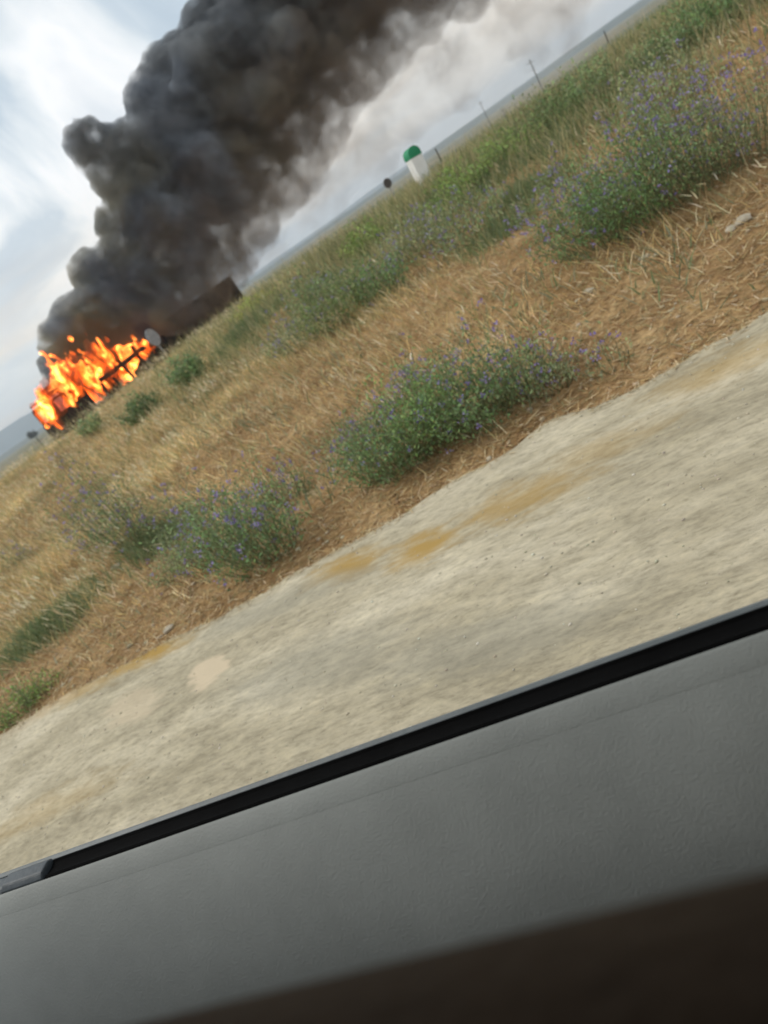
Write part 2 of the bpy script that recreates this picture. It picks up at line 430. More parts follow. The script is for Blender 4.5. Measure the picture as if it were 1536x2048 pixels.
ld = np.where(rng.random(n) < .55, math.atan2(DT[1], DT[0]) + rng.normal(0, .7, n), rng.random(n) * 6.283)
bright = (.45 + 1.7 * fbm(t * 1.3, s * 1.6, 81, 5))[:, None]
blades('dry_grass', t, s, h, .003 + .005 * rng.random(n), ld, .25 + .75 * rng.random(n), pick(n, STRAW) * bright,
       'golden dry grass covering the roadside slope', 'dry grass', M_DRY)
# pale blond seed heads in drifts
t, s = sample(60000, 4.2, 16, bias=.8); cl_ = fbm(t * 2.1, s * 2.3, 171, 3)
keep = (cl_ > .56) & (rng.random(len(t)) < dryness(t, s)) & (rng.random(len(t)) > greenness(t, s)); t, s = t[keep], s[keep]; n = len(t)
blades('seed_heads', t, s, .06 + .05 * rng.random(n), .006 + .008 * rng.random(n), math.atan2(DT[1], DT[0]) + rng.normal(0, .8, n), .3 + .8 * rng.random(n), pick(n, [(.80, .68, .44), (.72, .58, .34), (.86, .76, .54)]),
       'pale blond seed heads in drifts over the dry grass', 'dry grass', M_DRY, .3, .12 + .12 * rng.random(n))
# flat straw litter and dead leaves on the bare earth
t, s = sample(210000, 3.4, 12, bias=1.0)
keep = (s > edge(t) - .02 - .12 * rng.random(len(t))); t, s = t[keep], s[keep]; n = len(t)
pal = pick(n, [(.54, .38, .18), (.62, .47, .26), (.38, .23, .10), (.28, .17, .08), (.70, .57, .36), (.46, .29, .125), (.24, .22, .11)])
blades('straw_litter', t, s, .03 + .08 * rng.random(n), .004 + .006 * rng.random(n), rng.random(n) * 6.283, 1.25 + .25 * rng.random(n), pal,
       'broken straw and dead leaves lying on the brown earth', 'straw', M_DRY, .1, .015)
# straw and grit blown onto the margin of the road
n = 1700; t = -1.6 + 10 * rng.random(n); s = edge(t) - np.abs(rng.normal(0, .035, n)) - .0 ; zz_ = road_z(t, s) - H(t, s)
blades('margin_straw', t, s, .02 + .06 * rng.random(n), .003 + .005 * rng.random(n), rng.random(n) * 6.283, 1.4 + .12 * rng.random(n), pick(n, [(.55, .44, .26), (.42, .31, .17), (.68, .58, .38), (.30, .21, .11)]),
       'bits of straw blown onto the margin of the pale road', 'straw', M_DRY, .05, zz_ + .012)
# green grass along the crest
t, s = sample(170000, 5.5, 16, bias=.55)
keep = rng.random(len(t)) < greenness(t, s) * np.clip((fbm(t * .7, s * .8, 91) - .25) * 2.4, .12, 1) * 1.2
t, s = t[keep], s[keep]; n = len(t)
GREEN = [(.20, .235, .10), (.26, .28, .12), (.16, .20, .09), (.36, .35, .17), (.14, .18, .085), (.48, .43, .23), (.58, .50, .29), (.44, .36, .19)]
print('green', n)
blades('green_grass', t, s, .14 + .26 * rng.random(n), .006 + .008 * rng.random(n), rng.random(n) * 6.283, .1 + .5 * rng.random(n), pick(n, GREEN) * (.75 + .6 * fbm(t * 1.1, s * 1.1, 95)[:, None]),
       'green grass and weeds along the crest of the slope', 'grass', M_LEAF)
# single green weeds dotted through the straw
t, s = sample(26000, 4.0, 15, bias=.8); k = (fbm(t * 1.9, s * 2.1, 203, 3) > .55) & (s > edge(t) + .3); t, s = t[k], s[k]; n = len(t)
blades('scattered_weeds', t, s, .05 + .16 * rng.random(n), .006 + .009 * rng.random(n), rng.random(n) * 6.283, .2 + .8 * rng.random(n), pick(n, [(.20, .25, .12), (.27, .31, .16), (.16, .21, .12), (.30, .33, .22)]),
       'loose green weeds dotted through the straw on the slope', 'weeds', M_LEAF)
# low green growth, pale patches close to the road on the left and scattered tufts
tt = []; ss_ = []
for (px, py, rt, rs, k) in ((90, 1270, .5, .30, 1500), (150, 1220, .4, .3, 600), (330, 1085, .5, .3, 900), (880, 420, .9, .9, 3500), (660, 580, .6, .9, 3000), (470, 690, .5, .8, 1600), (610, 660, .5, .9, 1600),
                            (520, 640, .8, 1, 1500), (960, 380, .7, .7, 2400), (1280, 150, .9, .7, 2500), (1100, 300, .5, .4, 900), (1050, 390, .6, .5, 1500), (420, 660, .6, .7, 900), (700, 470, .7, .8, 1500), (1000, 470, .5, .4, 900)):
    p = at(px, py); a, b_ = xy2ts(p.x, p.y)
    tt.append(a + rng.normal(0, rt / 2, k)); ss_.append(b_ + rng.normal(0, rs / 2, k))
t = np.concatenate(tt); s = np.concatenate(ss_); n = len(t)
blades('green_tufts', t, s, .07 + .17 * rng.random(n), .006 + .008 * rng.random(n), rng.random(n) * 6.283, .2 + .7 * rng.random(n), pick(n, [(.19, .24, .10), (.25, .29, .13), (.15, .21, .10), (.30, .31, .16)]),
       'patches of short green weeds between the dry grass', 'weeds', M_LEAF)
# taller seed stalks and the dead stems standing on the skyline
t, s = sample(5200, 5, 16.5, bias=.6); n = len(t)
blades('grass_stalks', t, s, .3 + .28 * rng.random(n), .004 + .003 * rng.random(n), rng.random(n) * 6.283, .05 + .3 * rng.random(n), pick(n, [(.45, .38, .18), (.3, .3, .12), (.6, .5, .28)]),
       'tall thin seed stalks sticking out of the slope grass', 'grass', M_DRY)
# stones on the road and earth
ico = []
def icov():
    import bmesh
    bm = bmesh.new(); bmesh.ops.create_icosphere(bm, subdivisions=1, radius=1)
    V = np.array([v.co[:] for v in bm.verts]); F = np.array([[v.index for v in f.verts] for f in bm.faces]); bm.free(); return V, F
IV, IF = icov()
def pebbles(name, t, s, r, zf, cols, label):
    n = len(t); x, y = ts2xy(t, s); z = zf
    sc = np.stack([r * (.7 + .6 * rng.random(n)), r * (.7 + .6 * rng.random(n)), r * (.35 + .3 * rng.random(n))], -1)
    V = IV[None] * sc[:, None] * (1 + (rng.random((n, len(IV), 1)) - .5) * .35)
    a = rng.random(n) * 6.283; ca, sa = np.cos(a)[:, None], np.sin(a)[:, None]
    V = np.stack([V[..., 0] * ca - V[..., 1] * sa, V[..., 0] * sa + V[..., 1] * ca, V[..., 2]], -1) + np.stack([x, y, z], -1)[:, None]
    F = IF[None] + (np.arange(n) * len(IV))[:, None, None]
    o = mesh_np(name, V.reshape(-1, 3), F.reshape(-1, 3), M_STONE, None, False, np.repeat(cols, len(IV), 0))
    tag(o, label, 'gravel', None, 'stuff')
n = 3500; t = -1.4 + 9 * rng.random(n); s = 1.3 + (edge(t) - 1.3) * rng.random(n)
pebbles('gravel', t, s, .002 + .006 * rng.random(n) ** 4, road_z(t, s) + .001, pick(n, [(.5, .45, .33), (.62, .57, .46), (.46, .41, .31), (.40, .36, .27)], .1), 'loose fine gravel scattered over the pale dusty road')
n = 4000; t, s = sample(n, 3.45, 9, bias=1.5); k = s > edge(t); t, s = t[k], s[k]; n = len(t)
pebbles('clods', t, s, .004 + .022 * rng.random(n) ** 3, H(t, s) + .003, pick(n, [(.40, .29, .17), (.46, .37, .25), (.30, .19, .10), (.50, .42, .30)], .1), 'small stones and earth clods on the verge')
# ---- a few stones big enough to be things
def stone(px, py, r, label, colr=(.5, .44, .32)):
    p = at(px, py)
    V = IV.copy()
    import bmesh
    bm = bmesh.new(); bmesh.ops.create_icosphere(bm, subdivisions=2, radius=1)
    for v in bm.verts:
        q = mnoise.noise(v.co * 1.6 + Vector((px, py, 0))) * .35 + 1
        v.co = Vector((v.co.x * r * q * 1.3, v.co.y * r * q, v.co.z * r * q * .5))
    me = bpy.data.meshes.new('stone'); bm.to_mesh(me); bm.free()
    me.materials.append(M_ROCK); o = bpy.data.objects.new('stone', me); C.objects.link(o); o.location = p + Vector((0, 0, r * .15)); o.rotation_euler = (0, 0, px)
    tag(o, label, 'stone', 'pale stones on the verge')
M_ROCK = noisy('pale_rock', (.34, .29, .21), (.48, .42, .32), 9, .9, .5)
stone(1490, 448, .055, 'flat pale stone on bare earth at the far right edge')
stone(1462, 462, .04, 'small pale stone beside the larger flat one at the right edge')
stone(1290, 520, .035, 'small pale stone on the brown earth below the large right shrub')
stone(235, 1135, .05, 'white stone lying under the tall sparse shrub on the left')
stone(340, 1262, .035, 'pale stone by the road edge above the dried puddle')
stone(1180, 585, .04, 'pale stone in the bare brown earth left of the road bend')

# ------------------------------------------------------------------ shrubs with mauve flowers
def shrub(px, py, w, h, label, nst=70, nl=26, flowers=40, tone=(.085, .125, .06), leaf=.020, lean=.15, elong=1.0, seed=None, name='flowering_shrub', cat='shrub', group='flowering shrubs on the verge', fcol=((.30, .23, .50), (.42, .36, .60), (.22, .17, .42))):
    """w, h in metres; px,py the foot in the photograph"""
    rs = np.random.default_rng(seed if seed is not None else int(px * 7 + py)); tone = (tone[0] * 2.8, tone[1] * 2.5, tone[2] * 2.35); nst = int(nst * .95); nl = int(nl * .8)
    p = at(px, py); root = empty(name, p, math.atan2(DT[1], DT[0]) + rs.normal(0, .1))
    tag(root, label, cat, group)
    st = MB(); LV = []; LC = []; FV = []; FC = []
    tips = []
    for i in range(nst):
        a = rs.random() * 6.283; q = rs.random() ** .6
        bx, by = math.cos(a) * q * w * .40 * elong, math.sin(a) * q * w * .34
        out = q * .9
        tx = bx + math.cos(a) * w * .30 * out * rs.random() * 1.5 + lean * h * .5 + rs.normal(0, .05)
        ty = by + math.sin(a) * w * .22 * out + rs.normal(0, .03)
        hh = h * (1.05 - .5 * q ** 2) * (.45 + .6 * rs.random())
        wild = rs.random() < .22
        if wild: hh *= 1.25; tx += rs.normal(0, .11 * w); ty += rs.normal(0, .11 * w)
        bs = Vector((bx * .8, by * .8, -.02)); tp = Vector((tx, ty, hh)); mid = bs.lerp(tp, .5) + Vector((math.cos(a) * .04, math.sin(a) * .04, .05 * hh))
        st.tube([bs, mid, tp], [.003, .0022, .001], 3, False)
        tips.append(tp)
        u = rs.random(nl) ** .75
        u = .08 + .92 * u
        A = np.array(bs)[None] * ((1 - u) ** 2)[:, None] + 2 * (u * (1 - u))[:, None] * np.array(mid * 2 - bs * .5 - tp * .5)[None] + (u ** 2)[:, None] * np.array(tp)[None]
        A += rs.normal(0, .018 + (.085 if wild else .05) * h, (nl, 3)) * np.array([1, 1, .7])
        A[:, 2] = np.maximum(A[:, 2], .01)
        LV.append(A); sh = .7 + .6 * rs.random()
        cc = np.array(tone)[None] * sh * (1 + (rs.random((nl, 1)) - .5) * .7) * (1 + (rs.random((nl, 3)) - .5) * .25)
        grey = rs.random((nl, 1)) < .14; cc = np.where(grey, cc * .5 + np.array([.12, .13, .09]), cc)
        LC.append(cc)
    def quads(A, size, aspect, rs):
        n = len(A); d = rs.normal(0, 1, (n, 3)); d[:, 2] = np.abs(d[:, 2]) * .8 + .2; d /= np.linalg.norm(d, axis=1)[:, None]
        e = np.cross(d, rs.normal(0, 1, (n, 3))); e /= np.linalg.norm(e, axis=1)[:, None]
        sz = size * (.6 + .8 * rs.random(n))[:, None]
        V = np.stack([A, A + d * sz * .5 + e * sz * aspect, A + d * sz, A + d * sz * .5 - e * sz * aspect], 1).reshape(-1, 3)
        return V, (np.arange(n)[:, None] * 4 + np.arange(4)[None])
    A = np.concatenate(LV); V, F = quads(A, leaf * 1.35, .2, rs)
    mesh_np('foliage', V, F, M_LEAF, root, False, np.clip(np.repeat(np.concatenate(LC), 4, 0), .01, .9))
    st.build('stem', M_STEM, root)
    if flowers:
        A = []
        for k in range(flowers):
            tp = tips[rs.integers(len(tips))]; c0 = np.array(tp) + rs.normal(0, .03, 3) - np.array([0, 0, abs(rs.normal(0, .16 * h))])
            A.append(c0 + rs.normal(0, .009, (7, 3)))
        A = np.concatenate(A); V, F = quads(A, .015, .42, rs)
        cols = np.array(fcol)[rs.integers(0, len(fcol), len(A))] * (.8 + .5 * rs.random((len(A), 1)))
        f = mesh_np('blossom', V, F, M_PETAL, root, False, np.repeat(cols, 4, 0)); f['kind'] = 'stuff'
    return root
G1 = (.075, .125, .055); G2 = (.10, .145, .07); G3 = (.12, .15, .08); GL = (.13, .20, .06)
shrub(545, 1115, .66, .62, 'dark green mauve-flowered shrub at the road edge beside the bare red earth', 95, 40, 90, G1)
shrub(460, 1112, .60, .56, 'bushy mauve-flowered shrub just left of the darkest roadside shrub', 80, 34, 60, G2)
shrub(375, 1135, .55, .22, 'low pale green sprawling plant below the tall sparse left shrub', 60, 24, 4, G3, .018)
shrub(278, 1085, .62, 1.0, 'tall sparse upright shrub with mauve flowers amid golden grass', 70, 30, 70, G1, lean=.1)
shrub(215, 1090, .6, .7, 'thin pale shrub left of the tall sparse upright shrub', 40, 18, 30, G3, lean=.12)
shrub(330, 1060, .5, .4, 'short shrub between the tall sparse shrub and the bushy mauve one', 34, 18, 30, G2)
shrub(585, 1010, .5, .4, 'small mauve-topped shrub behind the darkest roadside shrub', 40, 18, 30, G2)
shrub(800, 945, .55, .42, 'rounded green shrub at the lower left end of the long middle clump', 85, 38, 30, G1)
shrub(730, 905, .5, .34, 'greyish low shrub left of the long middle clump', 46, 20, 22, G3)
shrub(885, 885, .6, .50, 'bright green full shrub in the heart of the long middle clump', 95, 42, 36, GL[:2] + (.06,) if False else (.09, .15, .055))
shrub(975, 850, .55, .48, 'dark green shrub right of the middle clump centre', 90, 38, 36, G1)
shrub(1050, 790, .55, .46, 'grey green shrub with faint flowers near the right end of the middle clump', 70, 30, 50, G2)
shrub(1120, 770, .4, .3, 'sparse small shrub ending the middle clump on the right', 34, 18, 20, G3)
shrub(850, 800, .6, .34, 'loose mauve-flowered shrub behind the bright green middle shrub', 60, 22, 60, G2)
shrub(1215, 485, .85, .60, 'dark green shrub with violet flowers at the foot of the right-hand thicket', 110, 40, 60, G1)
shrub(1150, 430, .8, .5, 'greyish shrub with strong violet flowers left of the right-hand thicket', 70, 28, 110, G2)
shrub(1300, 435, 1.0, .72, 'tallest dense green shrub in the middle of the right-hand thicket', 130, 42, 60, (.065, .12, .045))
shrub(1400, 380, .9, .85, 'large grey-violet flowering shrub near the right edge', 110, 38, 160, G2)
shrub(1490, 325, .9, .8, 'grey-violet flowering shrub cut by the right edge', 90, 34, 160, G3)
shrub(1330, 290, .9, .7, 'pale lilac shrub behind the tallest right-hand shrub', 70, 26, 90, G3)
shrub(45, 1428, .38, .20, 'small bright green cushion plant at the road edge, far left', 50, 26, 0, (.09, .15, .05), .017)
shrub(95, 1385, .28, .14, 'tiny green plant beside the cushion plant at the far left', 26, 18, 0, (.10, .16, .05), .017)
shrub(388, 762, .55, .42, 'dark round shrub alone high on the golden slope', 60, 34, 0, G1, .045)
shrub(298, 832, .55, .36, 'spiky dark shrub in golden grass right below the fire', 50, 30, 0, (.06, .10, .045), .045)
shrub(192, 866, .42, .36, 'small grey-green bush just left of the spiky dark shrub, under the flames', 40, 26, 0, G2, .05)
shrub(700, 642, .9, .6, 'grass-green bush with a bright yellowish side on the mid slope', 90, 34, 30, (.085, .12, .05), .03)
shrub(640, 612, .8, .5, 'grey-green shrub left of the bright yellowish bush', 70, 28, 50, G2, .03)
shrub(770, 592, .8, .5, 'dull green shrub right of the bright yellowish bush', 80, 30, 50, G1, .03)
shrub(600, 700, .8, .5, 'bluish low shrub below the grey-green shrub on the mid slope', 50, 24, 60, G3, .025)
shrub(850, 510, 1.0, .6, 'low mauve shrub on the upper slope above the dry hollow', 70, 26, 90, G3, .028)
shrub(960, 480, 1.0, .6, 'low mauve shrub on the upper slope right of its twin', 70, 26, 90, G2, .028)
shrub(930, 400, .9, .4, 'green bush on the upper slope below the milestone', 70, 30, 10, (.11, .17, .05), .03)
shrub(1010, 335, .9, .4, 'green bush on the crest right of the milestone', 70, 30, 0, (.10, .15, .05), .035)
shrub(1120, 255, 1.1, .5, 'dark green bush on the crest beneath the tallest distant pole', 90, 32, 0, (.08, .12, .05), .035)
shrub(1200, 200, 1.0, .5, 'broad olive bush on the crest right of the tallest distant pole', 90, 32, 0, G2, .035)
shrub(1350, 215, 1.0, .7, 'grey-green bush above the lilac shrub', 70, 28, 40, G3, .03)
shrub(1385, 95, 1.0, .5, 'dark bush near the top of the photo on the crest', 80, 30, 0, G1, .035)
shrub(1480, 28, 1.0, .45, 'dark bush cut by the top edge, at the right', 70, 30, 0, G1, .035)
shrub(745, 500, .8, .38, 'green bush on the crest halfway between smoke and milestone', 80, 30, 0, (.11, .16, .05), .035)
shrub(905, 372, .6, .25, 'small green bush on the crest just below the short dark post', 50, 26, 0, (.11, .16, .05), .03)
shrub(520, 622, .9, .28, 'yellowish green bush on the crest below the dark trailer', 60, 26, 0, (.16, .19, .06), .04)
shrub(560, 1000, .3, .2, 'tiny flowering plant on bare earth behind the roadside shrubs', 18, 14, 14, G2)
shrub(35, 1130, .5, .4, 'bluish thin weed in golden grass at the left edge', 24, 16, 20, G3)
shrub(1230, 740, .25, .22, 'little pale weed on the earth right of the middle clump', 14, 12, 10, G3)

# ------------------------------------------------------------------ milestone, signs, posts
M_WHITE = noisy('white_paint', (.76, .75, .72), (.86, .85, .82), 7, .7, .2)
M_GREEN = noisy('green_paint', (.015, .20, .09), (.03, .30, .14), 7, .6, .1)
M_ZINC = noisy('zinc', (.20, .21, .22), (.36, .37, .38), 8, .55, .1, metallic=.3)
M_DARKWOOD = noisy('dark_post', (.04, .038, .035), (.10, .09, .08), 8, .85, .3)
def lathe_profile_slab(w, d, h0, h1, seg=16):
    """a rounded-top slab between heights (outline in x,z; depth d)"""
p = along(843, 351, 14.2); base = down(p)
ms = empty('milestone', base, math.atan2(base.y, base.x) - math.pi / 2, None)
tag(ms, 'white milestone with rounded green top standing on the grassy crest', 'milestone')
ms.rotation_euler = (R(0), R(4), math.atan2(base.y, base.x) - math.pi / 2 + .55)
top = along(822, 291, 14.2); HT = top.z - base.z
rw = .125; hc = HT - rw * .95 - .07
outl = [(-rw, -.1), (rw, -.1), (rw, hc), (-rw, hc)]
mb = MB(); n = 4
V = [(x, y, z) for y in (-.1, .1) for x, z in outl]; mb.add(V, [(0, 1, 2, 3), (7, 6, 5, 4), (0, 4, 5, 1), (1, 5, 6, 2), (2, 6, 7, 3), (3, 7, 4, 0)])
mb.build('body', M_WHITE, ms, bevel=.012)
cap = [(rw + .004, hc + .001), (rw + .004, hc + .06)] + [(math.cos(a) * (rw + .004), hc + .06 + math.sin(a) * (rw * .95)) for a in np.linspace(.15, math.pi - .15, 11)] + [(-rw - .004, hc + .06), (-rw - .004, hc + .001)]
mb = MB(); k = len(cap); V = [(x, y, z) for y in (-.104, .104) for x, z in cap]
mb.add(V, [tuple(range(k)), tuple(reversed(range(k, 2 * k)))] + [(i, k + i, k + (i + 1) % k, (i + 1) % k) for i in range(k)])
mb.build('cap', M_GREEN, ms)
def disc_sign(px, py, D, dia, yaw, label, lean=0, dark=False):
    c = along(px, py, D); base = down(c); hz = c.z - base.z
    o = empty('road_sign', base, 0); o.rotation_euler = (0, R(lean), yaw); tag(o, label, 'road sign')
    mb = MB(); mb.tube([(0, -.0, -.2), (0, 0, hz + dia * .38)], .028, 8); mb.build('pole', M_ZINC, o)
    mb = MB(); ring = [(math.cos(a) * dia / 2, math.sin(a) * dia / 2) for a in np.linspace(0, 2 * math.pi, 33)[:-1]]
    k = 32; V = [(x, y, hz + z) for y in (-.045, -.035) for x, z in ring]
    mb.add(V, [tuple(range(k)), tuple(reversed(range(k, 2 * k)))] + [(i, k + i, k + (i + 1) % k, (i + 1) % k) for i in range(k)])
    mb.build('disc', M_ZINC if not dark else M_DARKWOOD, o)
    mb = MB()
    for i in range(k):
        a0, a1 = ring[i], ring[(i + 1) % k]
        mb.add([(a0[0] * 1.0, -.05, hz + a0[1]), (a1[0], -.05, hz + a1[1]), (a1[0] * 1.04, -.02, hz + a1[1] * 1.04), (a0[0] * 1.04, -.02, hz + a0[1] * 1.04)], [(0, 1, 2, 3)])
    mb.build('rim', M_ZINC, o)
    for zz in (.12, -.12): mb = MB(); mb.box((0, -.015, hz + zz), (.14, .045, .03)); mb.build('bracket', M_ZINC, o)
disc_sign(307, 674, 27, .62, R(6.3) + R(50), 'grey back of a round road sign leaning beside the flames', -3)
disc_sign(771, 369, 40, .46, R(-12) + R(25), 'dark round sign seen small on the crest left of the milestone', 3, True)
def post(px, py, D, r, label, name='post', hat=False, group=None, mat_=None):
    c = along(px, py, D); base = down(c); o = empty(name, base, 0); o.rotation_euler = (0, R(2), 0)
    tag(o, label, 'pole' if name != 'post' else 'post', group)
    mb = MB(); mb.tube([(0, 0, -.2), (0, 0, (c.z - base.z) * .6), (0, 0, c.z - base.z)], [r, r * .9, r * .75], 8); mb.build('shaft', mat_ or M_DARKWOOD, o)
    mb = MB(); hz = c.z - base.z
    if name == 'utility_pole': mb.box((0, 0, hz - .5), (1.3, .06, .07)); mb.build('crossarm', M_DARKWOOD, o)
    else: mb.tube([(0, 0, hz), (0, 0, hz + r * .5)], [r * 1.15, r * .8], 8); mb.build('cap', M_DARKWOOD, o)
post(869, 299, 19, .022, 'short dark post just right of the milestone')
post(1206, 64, 22, .018, 'small dark post on the crest near the top edge')
post(1056, 120, 130, .09, 'tallest distant utility pole above the blue hills', 'utility_pole')
post(957, 203, 190, .08, 'faint utility pole far off between the milestone and the tallest pole', 'utility_pole')
post(1002, 216, 190, .07, 'faintest short utility pole left of the tallest pole', 'utility_pole')
post(73, 877, 120, .07, 'thin dark pole on the plain at the left below the fire', 'utility_pole')
# small distant tree on the plain
def small_tree(px, py, D, h, w, label):
    c = along(px, py, D); base = down(c)
    o = empty('distant_tree', base, 0); tag(o, label, 'tree')
    mb = MB(); mb.tube([(0, 0, -.3), (.1, 0, h * .3), (0, .1, h * .75)], [.28, .2, .08], 7)
    for k in range(6):
        a = k * 1.1; mb.tube([(0, 0, h * (.3 + .05 * k)), (math.cos(a) * w * .25, math.sin(a) * w * .25, h * (.55 + .05 * k))], [.09, .04], 5)
    mb.build('trunk', M_STEM, o)
    rs = np.random.default_rng(5); n = 2600
    cs = rs.normal(0, 1, (16, 3)); cs /= np.linalg.norm(cs, axis=1)[:, None]; cs *= np.array([w * .3, w * .3, h * .24]); cs[:, 2] += h * .66
    A = cs[rs.integers(0, 16, n)] + rs.normal(0, w * .1, (n, 3))
    d = rs.normal(0, 1, (n, 3)) * .22; e = rs.normal(0, 1, (n, 3)) * .16
    V = np.stack([A, A + d, A + d + e], 1).reshape(-1, 3)
    f = mesh_np('crown', V, np.arange(3 * n).reshape(-1, 3), M_LEAF, o, False, np.repeat(pick(n, [(.07, .07, .05), (.09, .08, .06), (.05, .06, .04)]), 3, 0))
small_tree(66, 869, 420, 6.0, 6.0, 'small dark round tree on the far plain left of the burning truck')

# ------------------------------------------------------------------ burning lorry
M_CHAR = noisy('charred_metal', (.008, .007, .006), (.03, .025, .022), 4, .9, .4)
M_RUST = noisy('scorched_metal', (.02, .013, .010), (.06, .035, .022), 3, .85, .3)
M_TYRE = noisy('burnt_rubber', (.006, .006, .006), (.02, .02, .02), 6, .95, .3)
fl = along(100, 840, 43.5); frr = along(456, 588, 52)
fl = down(fl); frr = down(frr)
dv = (frr - fl); Ltr = dv.length; yaw = math.atan2(dv.y, dv.x)
lorry = empty('burning_lorry', (fl.x, fl.y, fl.z), yaw)
tag(lorry, 'charred articulated lorry burning beyond the grassy slope', 'lorry')
print('lorry length', Ltr, 'ground', fl.z, frr.z)
gz = 0
mb = MB()   # cab shell with window openings: built from frames
cabw, cabh = 2.4, 3.5
def frame_panel(mb, x0, x1, z0, z1, y, th=.06):
    mb.box(((x0 + x1) / 2, y, z0 + th), (x1 - x0, th, th * 2)); mb.box(((x0 + x1) / 2, y, z1 - th), (x1 - x0, th, th * 2))
    mb.box((x0 + th, y, (z0 + z1) / 2), (th * 2, th * .96, z1 - z0)); mb.box((x1 - th, y, (z0 + z1) / 2), (th * 2, th * .96, z1 - z0))
for y in (-1.2, 1.2):
    mb.box((1.05, y, 1.45), (2.1, .06, 1.1)); frame_panel(mb, .12, 1.1, 2.0, 2.9, y); frame_panel(mb, 1.1, 2.1, 2.0, 3.2, y)
mb.box((.0, 0, 1.4), (.08, 2.4, 1.2)); mb.box((.12, 0, 2.95), (.1, 2.4, .14)); mb.box((2.1, 0, 2.1), (.06, 2.4, 2.4))
for y in (-1.17, 0, 1.17): mb.box((.06, y, 2.45), (.07, .08, .95))
mb.build('cab', M_CHAR, lorry)
mb = MB(); mb.box((1.1, 0, 3.2), (2.0, 2.3, .08)); mb.prism([(-1.1, 3.24), (1.1, 3.24), (.9, 3.6), (-.9, 3.6)], .9, 2.0); mb.build('cab_roof', M_CHAR, lorry)
mb = MB(); mb.box((-.14, 0, .72), (.24, 2.45, .38)); mb.build('bumper', M_CHAR, lorry, bevel=.03)
mb = MB()
for y in (-.45, .45): mb.box((Ltr / 2 + .4, y, .98), (Ltr - 1.0, .12, .24))
for x in np.arange(1.2, Ltr - .4, 1.5): mb.box((x, 0, .98), (.1, .8, .16))
mb.build('chassis', M_CHAR, lorry)
x0c = 3.0; x1c = 9.2
rl = np.random.default_rng(12)
for y in (-1.2, 1.2):
    for i, x in enumerate(np.linspace(x0c, x1c, 7)):
        hh = rl.uniform(.7, 1.9); M_ = Matrix.Translation((x, y, 1.15)) @ Euler((rl.normal(0, .10), rl.normal(0, .14), 0)).to_matrix().to_4x4()
        q = MB(); q.box((0, 0, hh / 2), (.16, .09, hh), M_); q.build('bed_post', M_CHAR, lorry)
    for z, th in ((1.25, .30), (2.15, .26)):      # buckled side rails
        n_ = 9; xs = np.linspace(x0c, x1c - (1.6 if z > 2 else 0), n_); q = MB()
        zz = z + np.cumsum(rl.normal(0, .07, n_)); yy = y + rl.normal(0, .06, n_)
        V = [(xs[k], yy[k] + a_, zz[k] + b_) for k in range(n_) for a_, b_ in ((-.03, -th / 2), (.03, -th / 2), (.03, th / 2), (-.03, th / 2))]
        q.add(V, [(k * 4 + j, k * 4 + (j + 1) % 4, (k + 1) * 4 + (j + 1) % 4, (k + 1) * 4 + j) for k in range(n_ - 1) for j in range(4)] + [(3, 2, 1, 0), tuple(range(n_ * 4 - 4, n_ * 4))])
        q.build('side_rail', M_RUST, lorry)
for (x, y, z, sx_, sy_, sz_, r1, r2) in ((4.0, -.3, 1.7, 1.1, .9, 1.0, .3, .1), (6.3, .2, 1.8, 1.4, 1.0, 1.1, -.2, .25), (8.1, -.2, 1.5, .9, .8, .8, .1, -.3)):
    q = MB(); q.box((0, 0, 0), (sx_, sy_, sz_), Matrix.Translation((x, y, z)) @ Euler((r2, r1, r1)).to_matrix().to_4x4()); q.build('charred_load', M_CHAR, lorry, bevel=.12)
mb = MB(); mb.box(((x0c + x1c) / 2, 0, 1.12), (x1c - x0c, 2.4, .07)); mb.build('bed_floor', M_CHAR, lorry)
# closed rear box with ribbed sides
bx0, bx1, bh = 9.6, Ltr, 2.95
mb = MB(); mb.box(((bx0 + bx1) / 2, 0, (bh + 1.1) / 2), (bx1 - bx0, 2.36, bh - 1.1)); mb.build('rear_box', M_RUST, lorry)
for x in np.arange(bx0 + .1, bx1, .62):
    q = MB(); q.box((x, -1.205, (bh + 1.1) / 2), (.07, .05, bh - 1.12)); q.build('side_rib', M_CHAR, lorry)
q = MB(); q.box(((bx0 + bx1) / 2, 0, bh + .025), (bx1 - bx0 + .08, 2.46, .05)); q.build('box_roof', M_CHAR, lorry)
for i, x in enumerate((.95, 2.5, 10.6, 11.9, 13.2)):
    for y in (-1.05, 1.05):
        q = MB(); prof = [(.30, -.14), (.46, -.14), (.5, -.09), (.5, .09), (.46, .14), (.30, .14)]
        nn = 18; V = []; F = []
        for a in range(nn):
            ca, sa = math.cos(a * 2 * math.pi / nn), math.sin(a * 2 * math.pi / nn)
            V += [(x + ca * r_, y + w_, .5 + sa * r_) for r_, w_ in prof]
        k = len(prof)
        for a in range(nn):
            for j in range(k): F.append((a * k + j, a * k + (j + 1) % k, ((a + 1) % nn) * k + (j + 1) % k, ((a + 1) % nn) * k + j))
        q.add(V, F); wv = q.build('wheel', M_TYRE, lorry)
        q = MB(); q.tube([(x, y - .06, .5), (x, y + .06, .5)], .3, 14); q.build('hub', M_RUST, wv)

